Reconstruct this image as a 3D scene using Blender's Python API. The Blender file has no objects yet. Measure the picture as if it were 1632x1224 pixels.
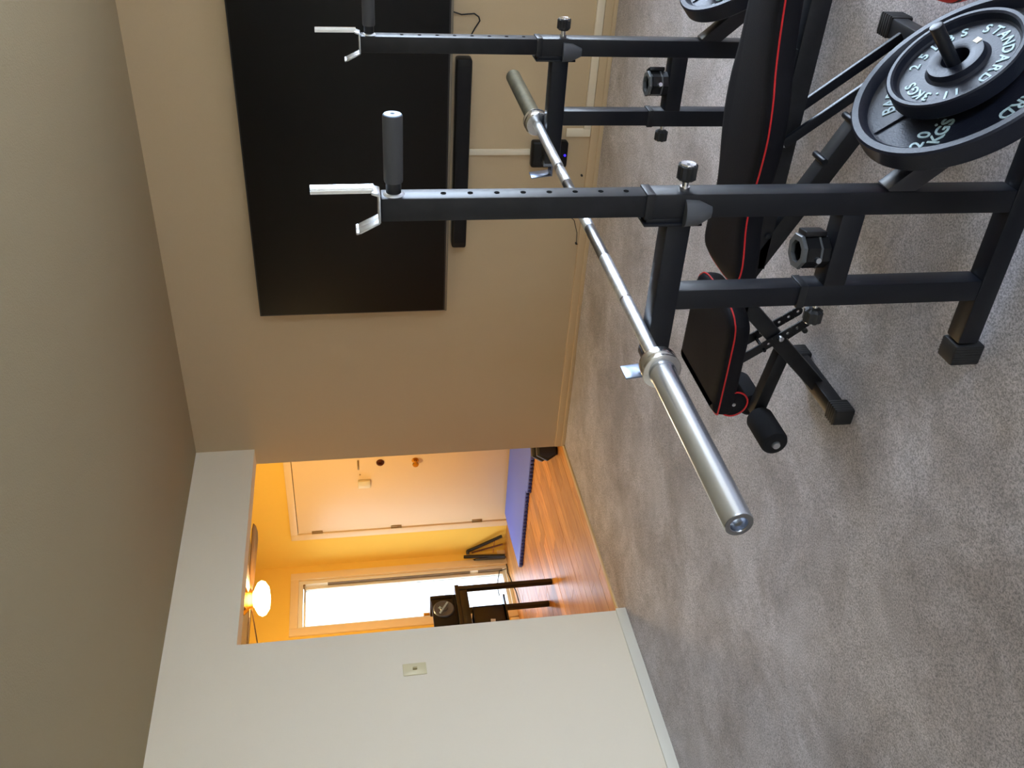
import bpy, bmesh, math, random
from mathutils import Vector, Matrix
random.seed(7)
scene = bpy.context.scene
C = scene.collection
PI = math.pi

# ------------------------------------------------------------------ camera
# the phone was held on its side: the camera is rolled a quarter turn
RC = Matrix(((-0.16406556, 0.58242052, -0.79615880),
             (-0.06131781, -0.81155594, -0.58104827),
             (-0.98454183, -0.04651129, 0.16886113)))
camd = bpy.data.cameras.new('camera'); cam = bpy.data.objects.new('camera', camd); C.objects.link(cam)
cam.matrix_world = Matrix.Translation((0, 0, 1.4198)) @ RC.to_4x4()
camd.sensor_fit = 'HORIZONTAL'; camd.sensor_width = 36.0
camd.lens = 1473.06 / 1632 * 36.0
camd.clip_start = 0.02; camd.clip_end = 200
scene.camera = cam
scene.view_settings.view_transform = 'Standard'
scene.view_settings.look = 'None'
scene.view_settings.gamma = 1.0
scene.view_settings.use_curve_mapping = False
scene.view_settings.exposure = 0.68

# ------------------------------------------------------------------ daylight
world = bpy.data.worlds.new('sky'); scene.world = world; world.use_nodes = True
bg = world.node_tree.nodes['Background']
bg.inputs['Color'].default_value = (0.66, 0.79, 1.0, 1); bg.inputs['Strength'].default_value = 24.0

def area(name, loc, rot, sx, sy, power, col, portal=False):
    l = bpy.data.lights.new(name, 'AREA'); l.shape = 'RECTANGLE'; l.size = sx; l.size_y = sy
    l.energy = power; l.color = col
    if portal: l.cycles.is_portal = True
    o = bpy.data.objects.new(name, l); C.objects.link(o); o.location = loc; o.rotation_euler = rot
    return o
# portals only guide sampling of the sky through the real window openings
area('window_portal', (-.8, -3.22, 1.325), (PI/2, 0, 0), 1.0, 1.75, 1, (1, 1, 1), True)
area('window_portal', (4.96, -1.6, 1.175), (0, PI/2, 0), 2.15, 2.6, 1, (1, 1, 1), True)
area('patio_portal', (5.93, 6.82, 1.0), (-PI/2, 0, 0), 0.46, 1.96, 1, (1, 1, 1), True)

# ------------------------------------------------------------------ helpers
def S(c):  # sRGB 0-255 -> linear
    out = []
    for v in c:
        v /= 255.0
        out.append(v / 12.92 if v <= 0.04045 else ((v + 0.055) / 1.055) ** 2.4)
    return (*out, 1.0)

def mat(name, col, rough=0.5, metal=0.0, bump=None, var=None, spec=0.5, emit=None, estr=0, trans=0, coat=0):
    """col linear rgba. bump=(scale,strength,dist). var=(scale, amount) brightness noise in base colour"""
    m = bpy.data.materials.new(name); m.use_nodes = True
    nt = m.node_tree; b = nt.nodes['Principled BSDF']
    b.inputs['Base Color'].default_value = col
    b.inputs['Roughness'].default_value = rough; b.inputs['Metallic'].default_value = metal
    b.inputs['Specular IOR Level'].default_value = spec
    b.inputs['Transmission Weight'].default_value = trans
    b.inputs['Coat Weight'].default_value = coat
    if emit: b.inputs['Emission Color'].default_value = emit; b.inputs['Emission Strength'].default_value = estr
    tc = nt.nodes.new('ShaderNodeTexCoord')
    if var:
        n = nt.nodes.new('ShaderNodeTexNoise'); n.inputs['Scale'].default_value = var[0]; n.inputs['Detail'].default_value = 4
        nt.links.new(tc.outputs['Object'], n.inputs['Vector'])
        r = nt.nodes.new('ShaderNodeMapRange'); r.inputs[1].default_value = 0.3; r.inputs[2].default_value = 0.7
        r.inputs[3].default_value = 1 - var[1]; r.inputs[4].default_value = 1 + var[1]
        nt.links.new(n.outputs['Fac'], r.inputs[0])
        mx = nt.nodes.new('ShaderNodeVectorMath'); mx.operation = 'SCALE'; mx.inputs[0].default_value = col[:3]
        nt.links.new(r.outputs[0], mx.inputs['Scale']); nt.links.new(mx.outputs[0], b.inputs['Base Color'])
    if bump:
        n2 = nt.nodes.new('ShaderNodeTexNoise'); n2.inputs['Scale'].default_value = bump[0]; n2.inputs['Detail'].default_value = 3
        nt.links.new(tc.outputs['Object'], n2.inputs['Vector'])
        bp = nt.nodes.new('ShaderNodeBump'); bp.inputs['Strength'].default_value = bump[1]; bp.inputs['Distance'].default_value = bump[2]
        nt.links.new(n2.outputs['Fac'], bp.inputs['Height']); nt.links.new(bp.outputs[0], b.inputs['Normal'])
    return m

def carpet_mat():
    m = bpy.data.materials.new('carpet_pile'); m.use_nodes = True; nt = m.node_tree; N = nt.nodes.new; L = nt.links.new
    b = nt.nodes['Principled BSDF']; b.inputs['Roughness'].default_value = 1.0; b.inputs['Specular IOR Level'].default_value = 0.1
    b.inputs['Sheen Weight'].default_value = 0.25
    tc = N('ShaderNodeTexCoord')
    def noise(sc, det, rough=0.5, dist=0):
        n = N('ShaderNodeTexNoise'); n.inputs['Scale'].default_value = sc; n.inputs['Detail'].default_value = det
        n.inputs['Roughness'].default_value = rough; n.inputs['Distortion'].default_value = dist
        L(tc.outputs['Object'], n.inputs['Vector']); return n
    big = noise(2.2, 4, 0.6, 0.6); mid = noise(11, 3); fine = noise(190, 5, 0.85)
    r1 = N('ShaderNodeValToRGB'); L(big.outputs['Fac'], r1.inputs[0])
    r1.color_ramp.elements[0].position = 0.35; r1.color_ramp.elements[0].color = CARPET_D
    r1.color_ramp.elements[1].position = 0.62; r1.color_ramp.elements[1].color = CARPET_L
    m1 = N('ShaderNodeMapRange'); L(mid.outputs['Fac'], m1.inputs[0]); m1.inputs[1].default_value = .3; m1.inputs[2].default_value = .7
    m1.inputs[3].default_value = .9; m1.inputs[4].default_value = 1.08
    m2 = N('ShaderNodeMapRange'); L(fine.outputs['Fac'], m2.inputs[0]); m2.inputs[1].default_value = .40; m2.inputs[2].default_value = .58
    m2.inputs[3].default_value = .42; m2.inputs[4].default_value = 1.22
    mu = N('ShaderNodeMath'); mu.operation = 'MULTIPLY'; L(m1.outputs[0], mu.inputs[0]); L(m2.outputs[0], mu.inputs[1])
    v = N('ShaderNodeVectorMath'); v.operation = 'SCALE'; L(r1.outputs[0], v.inputs[0]); L(mu.outputs[0], v.inputs['Scale'])
    L(v.outputs[0], b.inputs['Base Color'])
    bp = N('ShaderNodeBump'); bp.inputs['Strength'].default_value = 0.6; bp.inputs['Distance'].default_value = 0.008
    L(fine.outputs['Fac'], bp.inputs['Height']); L(bp.outputs[0], b.inputs['Normal'])
    return m
CARPET_D = S((182, 173, 172)); CARPET_L = S((220, 214, 218))

def wood_mat():
    m = bpy.data.materials.new('oak_plank'); m.use_nodes = True; nt = m.node_tree; N = nt.nodes.new; L = nt.links.new
    b = nt.nodes['Principled BSDF']; b.inputs['Roughness'].default_value = 0.42; b.inputs['Specular IOR Level'].default_value = .38
    tc = N('ShaderNodeTexCoord'); oi = N('ShaderNodeObjectInfo')
    off = N('ShaderNodeVectorMath'); off.operation = 'SCALE'; off.inputs[0].default_value = (13, 7, 3); L(oi.outputs['Random'], off.inputs['Scale'])
    ad = N('ShaderNodeVectorMath'); L(tc.outputs['Object'], ad.inputs[0]); L(off.outputs[0], ad.inputs[1])
    mp = N('ShaderNodeMapping'); mp.inputs['Scale'].default_value = (1.2, 16, 1); L(ad.outputs[0], mp.inputs['Vector'])
    n = N('ShaderNodeTexNoise'); n.inputs['Scale'].default_value = 3.0; n.inputs['Detail'].default_value = 6; n.inputs['Distortion'].default_value = 1.2
    L(mp.outputs[0], n.inputs['Vector'])
    r = N('ShaderNodeValToRGB'); L(n.outputs['Fac'], r.inputs[0])
    r.color_ramp.elements[0].position = .32; r.color_ramp.elements[0].color = S((176, 118, 58))
    r.color_ramp.elements[1].position = .68; r.color_ramp.elements[1].color = S((212, 160, 92))
    mr = N('ShaderNodeMapRange'); L(oi.outputs['Random'], mr.inputs[0]); mr.inputs[3].default_value = .72; mr.inputs[4].default_value = 1.18
    v = N('ShaderNodeVectorMath'); v.operation = 'SCALE'; L(r.outputs[0], v.inputs[0]); L(mr.outputs[0], v.inputs['Scale'])
    L(v.outputs[0], b.inputs['Base Color'])
    bp = N('ShaderNodeBump'); bp.inputs['Strength'].default_value = .12; bp.inputs['Distance'].default_value = .002
    L(n.outputs['Fac'], bp.inputs['Height']); L(bp.outputs[0], b.inputs['Normal'])
    return m

class MB:
    """collects shapes, links them as one mesh object"""
    def __init__(s): s.bm = bmesh.new()
    def box(s, x0, x1, y0, y1, z0, z1, bev=0.0, M=None, seg=2):
        t = bmesh.new(); bmesh.ops.create_cube(t, size=1)
        bmesh.ops.scale(t, vec=(x1-x0, y1-y0, z1-z0), verts=t.verts)
        if bev > 0: bmesh.ops.bevel(t, geom=t.edges[:], offset=bev, segments=seg, affect='EDGES', profile=0.5)
        bmesh.ops.translate(t, vec=((x0+x1)/2, (y0+y1)/2, (z0+z1)/2), verts=t.verts)
        if M: bmesh.ops.transform(t, matrix=M, verts=t.verts)
        s.add(t); return s
    def beam(s, a, b, w, h, bev=0.004, up=(0, 0, 1)):
        """rectangular tube from a to b, width w across, h along 'up'"""
        a = Vector(a); b = Vector(b); d = (b-a); L = d.length; z = d.normalized()
        u = Vector(up); x = u.cross(z)
        if x.length < 1e-5: x = Vector((1, 0, 0))
        x.normalize(); y = z.cross(x)
        M = Matrix((x, y, z)).transposed().to_4x4(); M.translation = (a+b)/2
        return s.box(-w/2, w/2, -h/2, h/2, -L/2, L/2, bev, M)
    def lathe(s, prof, a, axis, seg=48, close=True):
        """prof list of (t along axis, radius)"""
        a = Vector(a); z = Vector(axis).normalized()
        x = z.orthogonal().normalized(); y = z.cross(x)
        rings = []
        for (t, r) in prof:
            if r < 1e-6: rings.append([s.bm.verts.new(a + z*t)])
            else: rings.append([s.bm.verts.new(a + z*t + (x*math.cos(2*PI*i/seg) + y*math.sin(2*PI*i/seg))*r) for i in range(seg)])
        fs = []
        for A, B in zip(rings[:-1], rings[1:]):
            for i in range(seg):
                j = (i+1) % seg
                if len(A) == 1 and len(B) == 1: continue
                if len(A) == 1: fs.append(s.bm.faces.new((A[0], B[j], B[i])))
                elif len(B) == 1: fs.append(s.bm.faces.new((A[i], A[j], B[0])))
                else: fs.append(s.bm.faces.new((A[i], A[j], B[j], B[i])))
        for f in fs: f.smooth = True
        return s
    def cyl(s, a, b, r, seg=32, bev=0.0):
        a = Vector(a); b = Vector(b); L = (b-a).length
        e = min(bev, r*0.5)
        if e > 0: p = [(0, 0), (0, r-e), (e*.3, r-e*.3), (e, r), (L-e, r), (L-e*.3, r-e*.3), (L, r-e), (L, 0)]
        else: p = [(0, 0), (0, r), (L, r), (L, 0)]
        return s.lathe(p, a, b-a, seg)
    def tube(s, pts, r, seg=8):
        for A, B in zip(pts[:-1], pts[1:]):
            s.cyl(A, B, r, seg)
        for A in pts[1:-1]:
            t = bmesh.new(); bmesh.ops.create_icosphere(t, subdivisions=1, radius=r); bmesh.ops.translate(t, vec=A, verts=t.verts); s.add(t)
        return s
    def prism(s, poly, o, ex, ey, n, th, bev=0.0):
        """polygon in plane (ex,ey) at origin o, extruded by th along n"""
        t = bmesh.new(); o = Vector(o); ex = Vector(ex); ey = Vector(ey); n = Vector(n)
        v0 = [t.verts.new(o + ex*p[0] + ey*p[1]) for p in poly]; v1 = [t.verts.new(v.co + n*th) for v in v0]
        t.faces.new(v0[::-1]); t.faces.new(v1)
        for i in range(len(poly)):
            j = (i+1) % len(poly); t.faces.new((v0[i], v0[j], v1[j], v1[i]))
        bmesh.ops.recalc_face_normals(t, faces=t.faces[:])
        if bev > 0: bmesh.ops.bevel(t, geom=t.edges[:], offset=bev, segments=2, affect='EDGES', profile=0.5)
        s.add(t); return s
    def add(s, t):
        me = bpy.data.meshes.new('tmp'); t.to_mesh(me); t.free(); s.bm.from_mesh(me); bpy.data.meshes.remove(me)
    def build(s, name, m, parent=None, smooth=None, fix=True):
        if fix: bmesh.ops.recalc_face_normals(s.bm, faces=s.bm.faces[:])
        me = bpy.data.meshes.new(name); s.bm.to_mesh(me); s.bm.free()
        me.materials.append(m)
        if smooth:
            for p in me.polygons: p.use_smooth = True
        try: me.set_sharp_from_angle(angle=math.radians(smooth if smooth else 32))
        except Exception: pass
        o = bpy.data.objects.new(name, me); C.objects.link(o)
        if parent: o.parent = parent
        return o

def tag(o, label=None, cat=None, group=None, kind=None):
    if label: o['label'] = label
    if cat: o['category'] = cat
    if group: o['group'] = group
    if kind: o['kind'] = kind
    return o
def empty(name, loc, rz=0, **k):
    o = bpy.data.objects.new(name, None); C.objects.link(o); o.location = loc; o.rotation_euler = (0, 0, rz); o.empty_display_size = .1
    return tag(o, **k)
def copy_tree(o, parent=None):
    c = o.copy(); C.objects.link(c); c.parent = parent
    for ch in [x for x in o.children]: copy_tree(ch, c)
    return c
def struct(mb, name, m, label=None, parent=None):
    o = mb.build(name, m, parent)
    if parent is None: o['kind'] = 'structure'
    if label: o['label'] = label
    return o

# ------------------------------------------------------------------ materials
M_wall = mat('cream_paint', S((238, 227, 207)), .85, bump=(220, .25, .002), var=(900, .05), spec=.2)
M_tan = mat('tan_paint', S((202, 180, 147)), .85, bump=(220, .25, .002), var=(900, .05), spec=.2)
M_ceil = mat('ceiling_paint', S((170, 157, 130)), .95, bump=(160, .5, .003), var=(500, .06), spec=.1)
M_yellow = mat('yellow_paint', S((240, 200, 92)), .8, bump=(200, .15, .001), spec=.2)
M_trim = mat('white_trim_paint', S((226, 222, 208)), .45)
M_dtrim = mat('lamplit_door_paint', S((232, 206, 160)), .45)  # white door and trim with the warm lamplight mixed into the colour
M_carpet = carpet_mat()
M_wood = wood_mat()
M_slab = mat('subfloor', S((90, 60, 40)), .9)
M_dark = mat('black_powder_coat', (0.008, 0.009, 0.013, 1), .36, spec=.28, bump=(900, .12, .0004))
M_dark2 = mat('worn_powder_coat', (0.012, 0.0125, 0.015, 1), .42, spec=.32, var=(30, .25))
M_chrome = mat('chrome', (0.80, 0.82, 0.85, 1), .16, 1.0)
M_zinc = mat('zinc_plate', (0.62, 0.66, 0.72, 1), .3, 1.0)
M_steel = mat('satin_steel_sleeve', (0.70, 0.76, 0.87, 1), .27, 1.0, bump=(60, .04, .0005))
M_collar = mat('polished_collar', (0.6, 0.6, 0.6, 1), .2, 1.0)
M_tarn = mat('tarnished_sleeve', S((104, 100, 82)), .45, .8, var=(35, .3))
M_smoothbar = mat('dark_reflection_steel', (0.30, 0.30, 0.31, 1), .3, 1.0)  # smooth chrome, darkened to stand in for the dim room it mirrors
M_knurl = mat('knurled_bar_steel', (0.80, 0.84, 0.90, 1), .36, 1.0, bump=(1400, .6, .0006), var=(60, .15))
M_rubber = mat('black_rubber', (0.012, 0.012, 0.013, 1), .6)
M_foam = mat('black_foam', (0.012, 0.012, 0.014, 1), .9, bump=(700, .4, .001), spec=.25)
M_grip = mat('grey_foam_grip', (0.056, 0.057, 0.061, 1), .7, bump=(600, .3, .0008))
M_vinyl = mat('black_vinyl', (0.007, 0.007, 0.010, 1), .62, bump=(300, .5, .0008), spec=.15)
M_pipe = mat('red_piping', S((205, 30, 38)), .45)
M_iron = mat('cast_iron_enamel', (0.010, 0.012, 0.021, 1), .42, bump=(260, .45, .001), spec=.2)
M_letter = mat('pale_lettering', S((165, 190, 198)), .6, var=(200, .2))
M_plastic = mat('black_plastic', (0.008, 0.008, 0.009, 1), .35, spec=.25)
M_gplastic = mat('grey_plastic', (0.09, 0.095, 0.1, 1), .35)
M_screen = mat('tv_screen', (0.005, 0.0045, 0.004, 1), .5, spec=.22)
M_bezel = mat('tv_bezel', (0.02, 0.02, 0.02, 1), .35)
M_silver = mat('silver_bezel', S((120, 112, 98)), .5, .2)
M_race = mat('cable_cover', S((236, 224, 200)), .6)
M_led = mat('blue_led', (0.0, 0.0, .1, 1), .3, emit=(0.02, 0.01, 1, 1), estr=3)
M_brass = mat('brass', S((212, 165, 80)), .2, 1.0)
M_bronze = mat('bronze', S((96, 56, 38)), .35, .8)
M_hinge = mat('hinge_metal', S((150, 125, 80)), .4, .7)
M_blackw = mat('black_furniture', (0.012, 0.010, 0.009, 1), .35)
M_mat = mat('blue_foam_mat', S((100, 122, 226)), .6, bump=(90, .2, .002))
M_matd = mat('dark_blue_underside', S((42, 52, 130)), .6)
M_paper = mat('paper', S((225, 220, 205)), .8)
M_glassframe = mat('patio_frame', S((232, 226, 208)), .4)
M_gapshade = mat('gap_shade', (0.004, 0.004, 0.004, 1), .9, spec=.05)
M_globe = mat('lit_globe', (1, .9, .7, 1), .3, emit=(1.0, 0.62, 0.24, 1), estr=26)
M_blade = mat('fan_blade_wood', S((88, 60, 30)), .4)
M_red = mat('red_rubber', S((225, 42, 20)), .45)
M_outside = mat('outdoor_concrete', S((190, 186, 178)), .9)
M_ivory = mat('ivory_plastic', S((224, 212, 172)), .4)
def glass(name='window_glass', t_=.94):
    m = bpy.data.materials.new(name); m.use_nodes = True; nt = m.node_tree
    for n in list(nt.nodes):
        if n.type != 'OUTPUT_MATERIAL': nt.nodes.remove(n)
    out = [n for n in nt.nodes if n.type == 'OUTPUT_MATERIAL'][0]
    t = nt.nodes.new('ShaderNodeBsdfTransparent'); t.inputs[0].default_value = (t_, t_*1.01, t_*1.01, 1)
    g = nt.nodes.new('ShaderNodeBsdfGlossy'); g.inputs['Roughness'].default_value = .02
    mx = nt.nodes.new('ShaderNodeMixShader'); mx.inputs[0].default_value = .06
    nt.links.new(t.outputs[0], mx.inputs[1]); nt.links.new(g.outputs[0], mx.inputs[2]); nt.links.new(mx.outputs[0], out.inputs[0])
    return m
M_glass = glass(); M_dimglass = glass('daylight_dimming_glass', .42)  # second glass is darkened only to hold back daylight at the patio door

# ------------------------------------------------------------------ room shell
XW, YP, YE, H = 4.823, 3.949, 4.075, 2.44        # tv wall, partition front / back faces, ceiling
XJ, ZH = 3.244, 2.075                             # opening jamb and header
XB, YF = -1.9, -3.1                               # room behind the camera
XD, YW = 6.45, 6.78                               # entry: door wall, patio door wall
# carpet, finely subdivided with a soft unevenness
mb = MB(); nx, ny = 110, 85
import mathutils
vs = []
for j in range(ny+1):
    row = []
    for i in range(nx+1):
        x = XB + (XW-XB)*i/nx; y = YF + (YE-0.02-YF)*j/ny
        z = 0.004*mathutils.noise.noise((x*3, y*3, 0)) - 0.003
        row.append(mb.bm.verts.new((x, y, z)))
    vs.append(row)
for j in range(ny):
    for i in range(nx):
        f = mb.bm.faces.new((vs[j][i], vs[j][i+1], vs[j+1][i+1], vs[j+1][i])); f.smooth = True
struct(mb, 'floor', M_carpet, 'worn beige cut pile carpet', None)
struct(MB().box(XB-.2, XD+.2, YF-.2, YE-.02, -.15, -.012), 'floor_base', M_slab)
fe = struct(MB().box(XB-.2, XD+.2, YE-.02, YW+.2, -.15, -.016), 'floor_entry', M_slab, 'oak plank floor of the entry room')
# planks
lens = [0.75, 0.95, 1.2, 1.4]; PW = 0.118; pm = []
for L in lens:
    mbp = MB().box(0, L-.0015, 0, PW-.0015, -.015, 0, .0015, seg=1)
    o = mbp.build('plank', M_wood); pm.append(o.data); bpy.data.objects.remove(o)
y = YE + 0.006; row = 0
while y < YW - .01:
    x = 3.0 - random.random()*.7
    while x < XD:
        k = random.randrange(4); L = lens[k]
        o = bpy.data.objects.new('plank', pm[k]); C.objects.link(o); o.parent = fe
        w = min(1.0, (XD - x)/L)
        o.location = (x, y, -.0015*random.random()); o.scale = (w, min(1, (YW-y)/PW), 1)
        x += L
    y += PW; row += 1
# carpet to wood strip
struct(MB().box(XJ+.01, XW-.003, YE-.03, YE+.006, -.012, .007, .003), 'trim_1', mat('threshold_strip', S((205, 180, 135)), .5), 'pale threshold strip where carpet meets the wood floor')
# ceiling
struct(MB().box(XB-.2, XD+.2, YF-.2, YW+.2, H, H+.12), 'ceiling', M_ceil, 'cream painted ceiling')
# tv wall
rw0, rw1 = -2.9, -.3
p = MB(); p.box(XW, XW+.14, rw1, YE, -.02, H); p.box(XW, XW+.14, YF, rw0, -.02, H); p.box(XW, XW+.14, rw0, rw1, -.02, .1); p.box(XW, XW+.14, rw0, rw1, 2.25, H)
struct(p, 'wall_right', M_tan, 'tan wall behind the television')
# partition with opening
p = MB(); p.box(XB, XJ, YP, YE, -.02, H); p.box(XJ, XW-.0005, YP, YE, ZH, H)
struct(p, 'wall_back', M_wall, 'cream wall with the opening into the entry room')
struct(MB().box(XB-.15, XB, YF, YW, -.02, H), 'wall_left', M_wall)
# window wall behind right
p = MB(); wx0, wx1, wz0, wz1 = -1.3, -.3, .45, 2.2
p.box(XB-.15, wx0, YF-.14, YF, -.02, H); p.box(wx1, XW+.14, YF-.14, YF, -.02, H)
p.box(wx0, wx1, YF-.14, YF, -.02, wz0); p.box(wx0, wx1, YF-.14, YF, wz1, H)
struct(p, 'wall_front', M_wall)
w = empty('window_1', ((wx0+wx1)/2, YF-.07, wz0), kind='structure')
fr = MB(); W2 = (wx1-wx0)/2; Hh = wz1-wz0
for a in ((-W2, -W2+.05), (W2-.05, W2), (-.025, .025)): fr.box(a[0], a[1], -.04, .04, 0, Hh, .004)
fr.box(-W2, W2, -.041, .041, 0, .05, .004); fr.box(-W2, W2, -.041, .041, Hh-.05, Hh, .004)
fr.build('window_frame', M_trim, w)
for a in (-1, 1): MB().box(min(a*.026, a*(W2-.05)), max(a*.026, a*(W2-.05)), -.003, .003, .05, Hh-.05).build('pane', M_glass, w)
MB().box(-W2-.04, W2+.04, .02, .13, -.035, 0, .006).build('window_sill', M_trim, w)
w = empty('window_2', (XW+.07, (rw0+rw1)/2, .1), kind='structure')
fr = MB(); W2 = (rw1-rw0)/2; Hh = 2.15
for a in ((-W2, -W2+.05), (W2-.05, W2), (-.025, .025)): fr.box(-.04, .04, a[0], a[1], 0, Hh, .004)
fr.box(-.041, .041, -W2, W2, 0, .05, .004); fr.box(-.041, .041, -W2, W2, Hh-.05, Hh, .004)
fr.build('window_frame', M_trim, w)
for a in (-1, 1): MB().box(-.003, .003, min(a*.026, a*(W2-.05)), max(a*.026, a*(W2-.05)), .05, Hh-.05).build('pane', M_glass, w)
MB().box(-.13, -.02, -W2-.04, W2+.04, -.035, 0, .006).build('window_sill', M_trim, w)
# entry room walls
struct(MB().box(XD, XD+.14, YP, YW+.14, -.02, H), 'wall_entry_right', M_yellow, 'yellow wall with the entry door')
p = MB(); gx0, gx1, gz1 = 5.68, 6.26, 2.02
p.box(XB, gx0, YW, YW+.14, -.02, H); p.box(gx1, XD, YW, YW+.14, -.02, H); p.box(gx0, gx1, YW, YW+.14, gz1, H)
struct(p, 'wall_entry_back', M_yellow, 'yellow wall with the tall glass patio door')
struct(MB().box(XW+.14, XD, YE-.12, YE, -.02, H), 'wall_entry_near', M_yellow)
struct(MB().box(XB, XJ-.001, YE, YE+.004, -.01, H), 'wall_entry_left', M_yellow)
struct(MB().box(XB-30, XD+30, YW+.14, YW+40, -.3, -.1), 'ground_outside', M_outside)
struct(MB().box(XB-30, XD+30, YF-40, YF-.14, -.4, -.3), 'ground_outside', M_outside)
# baseboards
b = MB(); b.box(XB, XJ+.005, YP-.014, YP+.001, -.01, .052, .003)
struct(b, 'baseboard_back', M_trim, 'low white baseboard below the cream wall')
b = MB(); b.box(XW-.016, XW+.001, YF, YE-.01, -.01, .062, .003); b.box(XW-.028, XW-.014, YF, YE-.02, -.01, .02, .005)
struct(b, 'baseboard_right', M_tan, 'low tan baseboard below the television wall')
b = MB(); b.box(XD-.014, XD+.001, YE, 5.36, -.01, .08, .003); b.box(gx1+.086, XD, YW-.014, YW+.001, -.01, .08, .003); b.box(3.0, gx0-.09, YW-.014, YW+.001, -.01, .08, .003)
struct(b, 'baseboard_entry', M_dtrim)

# ------------------------------------------------------------------ entry door (door_1) on the x = XD wall
d = empty('door_1', (XD, 5.86, 0), kind='structure', label='white flush entry door with brass knob, lamplight in its colour')
dy0, dy1, dz = -.47, .47, 2.0      # local y extents
f = MB()
f.box(-.03, .002, dy0-.07, dy0, 0, dz+.065, .004); f.box(-.03, .002, dy1, dy1+.07, 0, dz+.065, .004); f.box(-.03, .002, dy0, dy1, dz, dz+.065, .004)
f.build('door_frame', M_dtrim, d)
MB().box(-.018, .0, dy0+.004, dy1-.004, .01, dz-.005, .002).build('door_slab', M_dtrim, d)
MB().box(-.001, .003, dy0, dy1, 0, dz).build('door_gap_shade', M_gapshade, d)  # near-black sheet standing in for the shade around the slab
for z in (.3, 1.08, 1.82):
    h = MB(); h.box(-.024, -.014, dy1-.03, dy1+.004, z-.05, z+.05, .002); h.cyl((-.026, dy1-.006, z-.05), (-.026, dy1-.006, z+.05), .006, 10)
    h.build('hinge', M_hinge, d)
def hy(v): return v - 5.86
k = MB(); k.lathe([(0, .0), (0, .032), (.006, .032), (.010, .014), (.035, .012), (.045, .026), (.058, .030), (.070, .024), (.074, 0)], (-.018, hy(5.50), .90), (-1, 0, 0), 24)
k.build('door_knob', M_brass, d)
k = MB(); k.lathe([(0, .0), (0, .036), (.012, .034), (.020, .026), (.022, 0)], (-.018, hy(5.50), 1.215), (-1, 0, 0), 24); k.box(-.058, -.036, hy(5.50)-.006, hy(5.50)+.006, 1.195, 1.235, .003)
k.build('deadbolt', M_bronze, d)
MB().box(-.052, -.018, hy(5.69), hy(5.775), 1.31, 1.42, .006).build('alarm_box', M_ivory, d)
k = MB(); k.box(-.026, -.018, hy(5.46), hy(5.57), 1.405, 1.42, .003); k.cyl((-.018, hy(5.63), 1.40), (-.024, hy(5.63), 1.40), .006, 10)
k.build('chain_lock', M_hinge, d)

# ------------------------------------------------------------------ patio door (door_2)
g = empty('door_2', (0, YW, 0), kind='structure', label='narrow white framed glass patio door')
f = MB()
f.box(gx1, gx1+.085, -.022, .002, 0, gz1+.075, .005); f.box(gx0-.085, gx0, -.022, .002, 0, gz1+.075, .005); f.box(gx0, gx1, -.022, .002, gz1, gz1+.075, .005)
f.build('door_trim', M_dtrim, g)
f = MB()
f.box(gx1-.045, gx1, .0, .12, 0, gz1, .004); f.box(gx0, gx0+.03, .0, .12, 0, gz1, .004); f.box(gx0, gx1, .001, .12, gz1-.04, gz1, .004); f.box(gx0, gx1, .001, .12, -.01, .03, .004)
f.build('door_frame', M_glassframe, g)
f = MB()
f.box(gx1-.085, gx1-.05, .03, .07, .03, gz1-.045, .004); f.box(gx0+.03, gx0+.05, .03, .07, .03, gz1-.045, .003)
f.box(gx0+.05, gx1-.085, .031, .069, .03, .06, .003); f.box(gx0+.05, gx1-.085, .031, .069, gz1-.065, gz1-.045, .003)
f.build('sash', M_glassframe, g)
s = MB(); s.box(gx1-.052, gx1-.044, -.002, .03, .06, .30, .001); s.box(gx1-.052, gx1-.044, -.002, .03, .38, 1.75, .001)
s.build('weather_strip', mat('brown_strip', S((110, 88, 58)), .6), g)
MB().box(gx0+.05, gx1-.085, .046, .052, .06, gz1-.065).build('pane', M_dimglass, g)
MB().box(gx0+.03, gx0+.05, -.02, .03, .78, .88, .005).build('door_latch', M_brass, g)
k = MB(); k.cyl((gx1-.10, -.0, 1.965), (gx1-.10, -.05, 1.965), .012, 12, .003); k.tube([(gx1-.1, -.02, 1.965), (gx1-.16, -.02, 1.955), (gx1-.28, -.012, 1.965)], .003)
k.build('curtain_hook', M_hinge, g)

# ------------------------------------------------------------------ wall fittings in the gym room
sw = empty('light_switch', (2.985, YP, 1.18), label='ivory light switch plate on the cream wall', cat='light switch')
MB().box(-.036, .036, -.006, .0, -.06, .06, .003).build('switch_plate', M_ivory, sw)
MB().box(-.005, .005, -.016, -.004, -.012, .010, .002).build('toggle', mat('switch_toggle', S((170, 155, 110)), .5), sw)
# television
tv = empty('television', (XW, 1.88, .852), label='huge black flat television hung on the tan wall', cat='television')
TW, TH = 2.03, 1.084
MB().box(-.075, -.035, -TW/2, TW/2, 0, TH, .004).build('tv_body', M_bezel, tv)
MB().box(-.0765, -.074, -TW/2+.008, TW/2-.008, .016, TH-.008, .0005).build('screen', M_screen, tv)
MB().box(-.0775, -.070, -TW/2, TW/2, -.004, .008, .001).build('bottom_bezel', M_silver, tv)
MB().box(-.035, .0, -.3, .3, .3, .75, .003).build('wall_bracket', M_dark, tv)
sb = empty('soundbar', (XW, 1.94, .745), label='long black soundbar on the wall just below the television', cat='soundbar')
MB().box(-.085, -.006, -.535, .535, 0, .082, .012).build('soundbar_body', M_plastic, sb)
MB().box(-.087, -.083, -.50, .50, .010, .072, .001).build('grille', M_foam, sb)
MB().box(-.03, 0, -.4, .4, .02, .06, .002).build('wall_bracket', M_dark, sb)
pb = empty('power_box', (XW, 1.93, .19), label='black power box with blue light on wall under soundbar', cat='power box')
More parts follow.
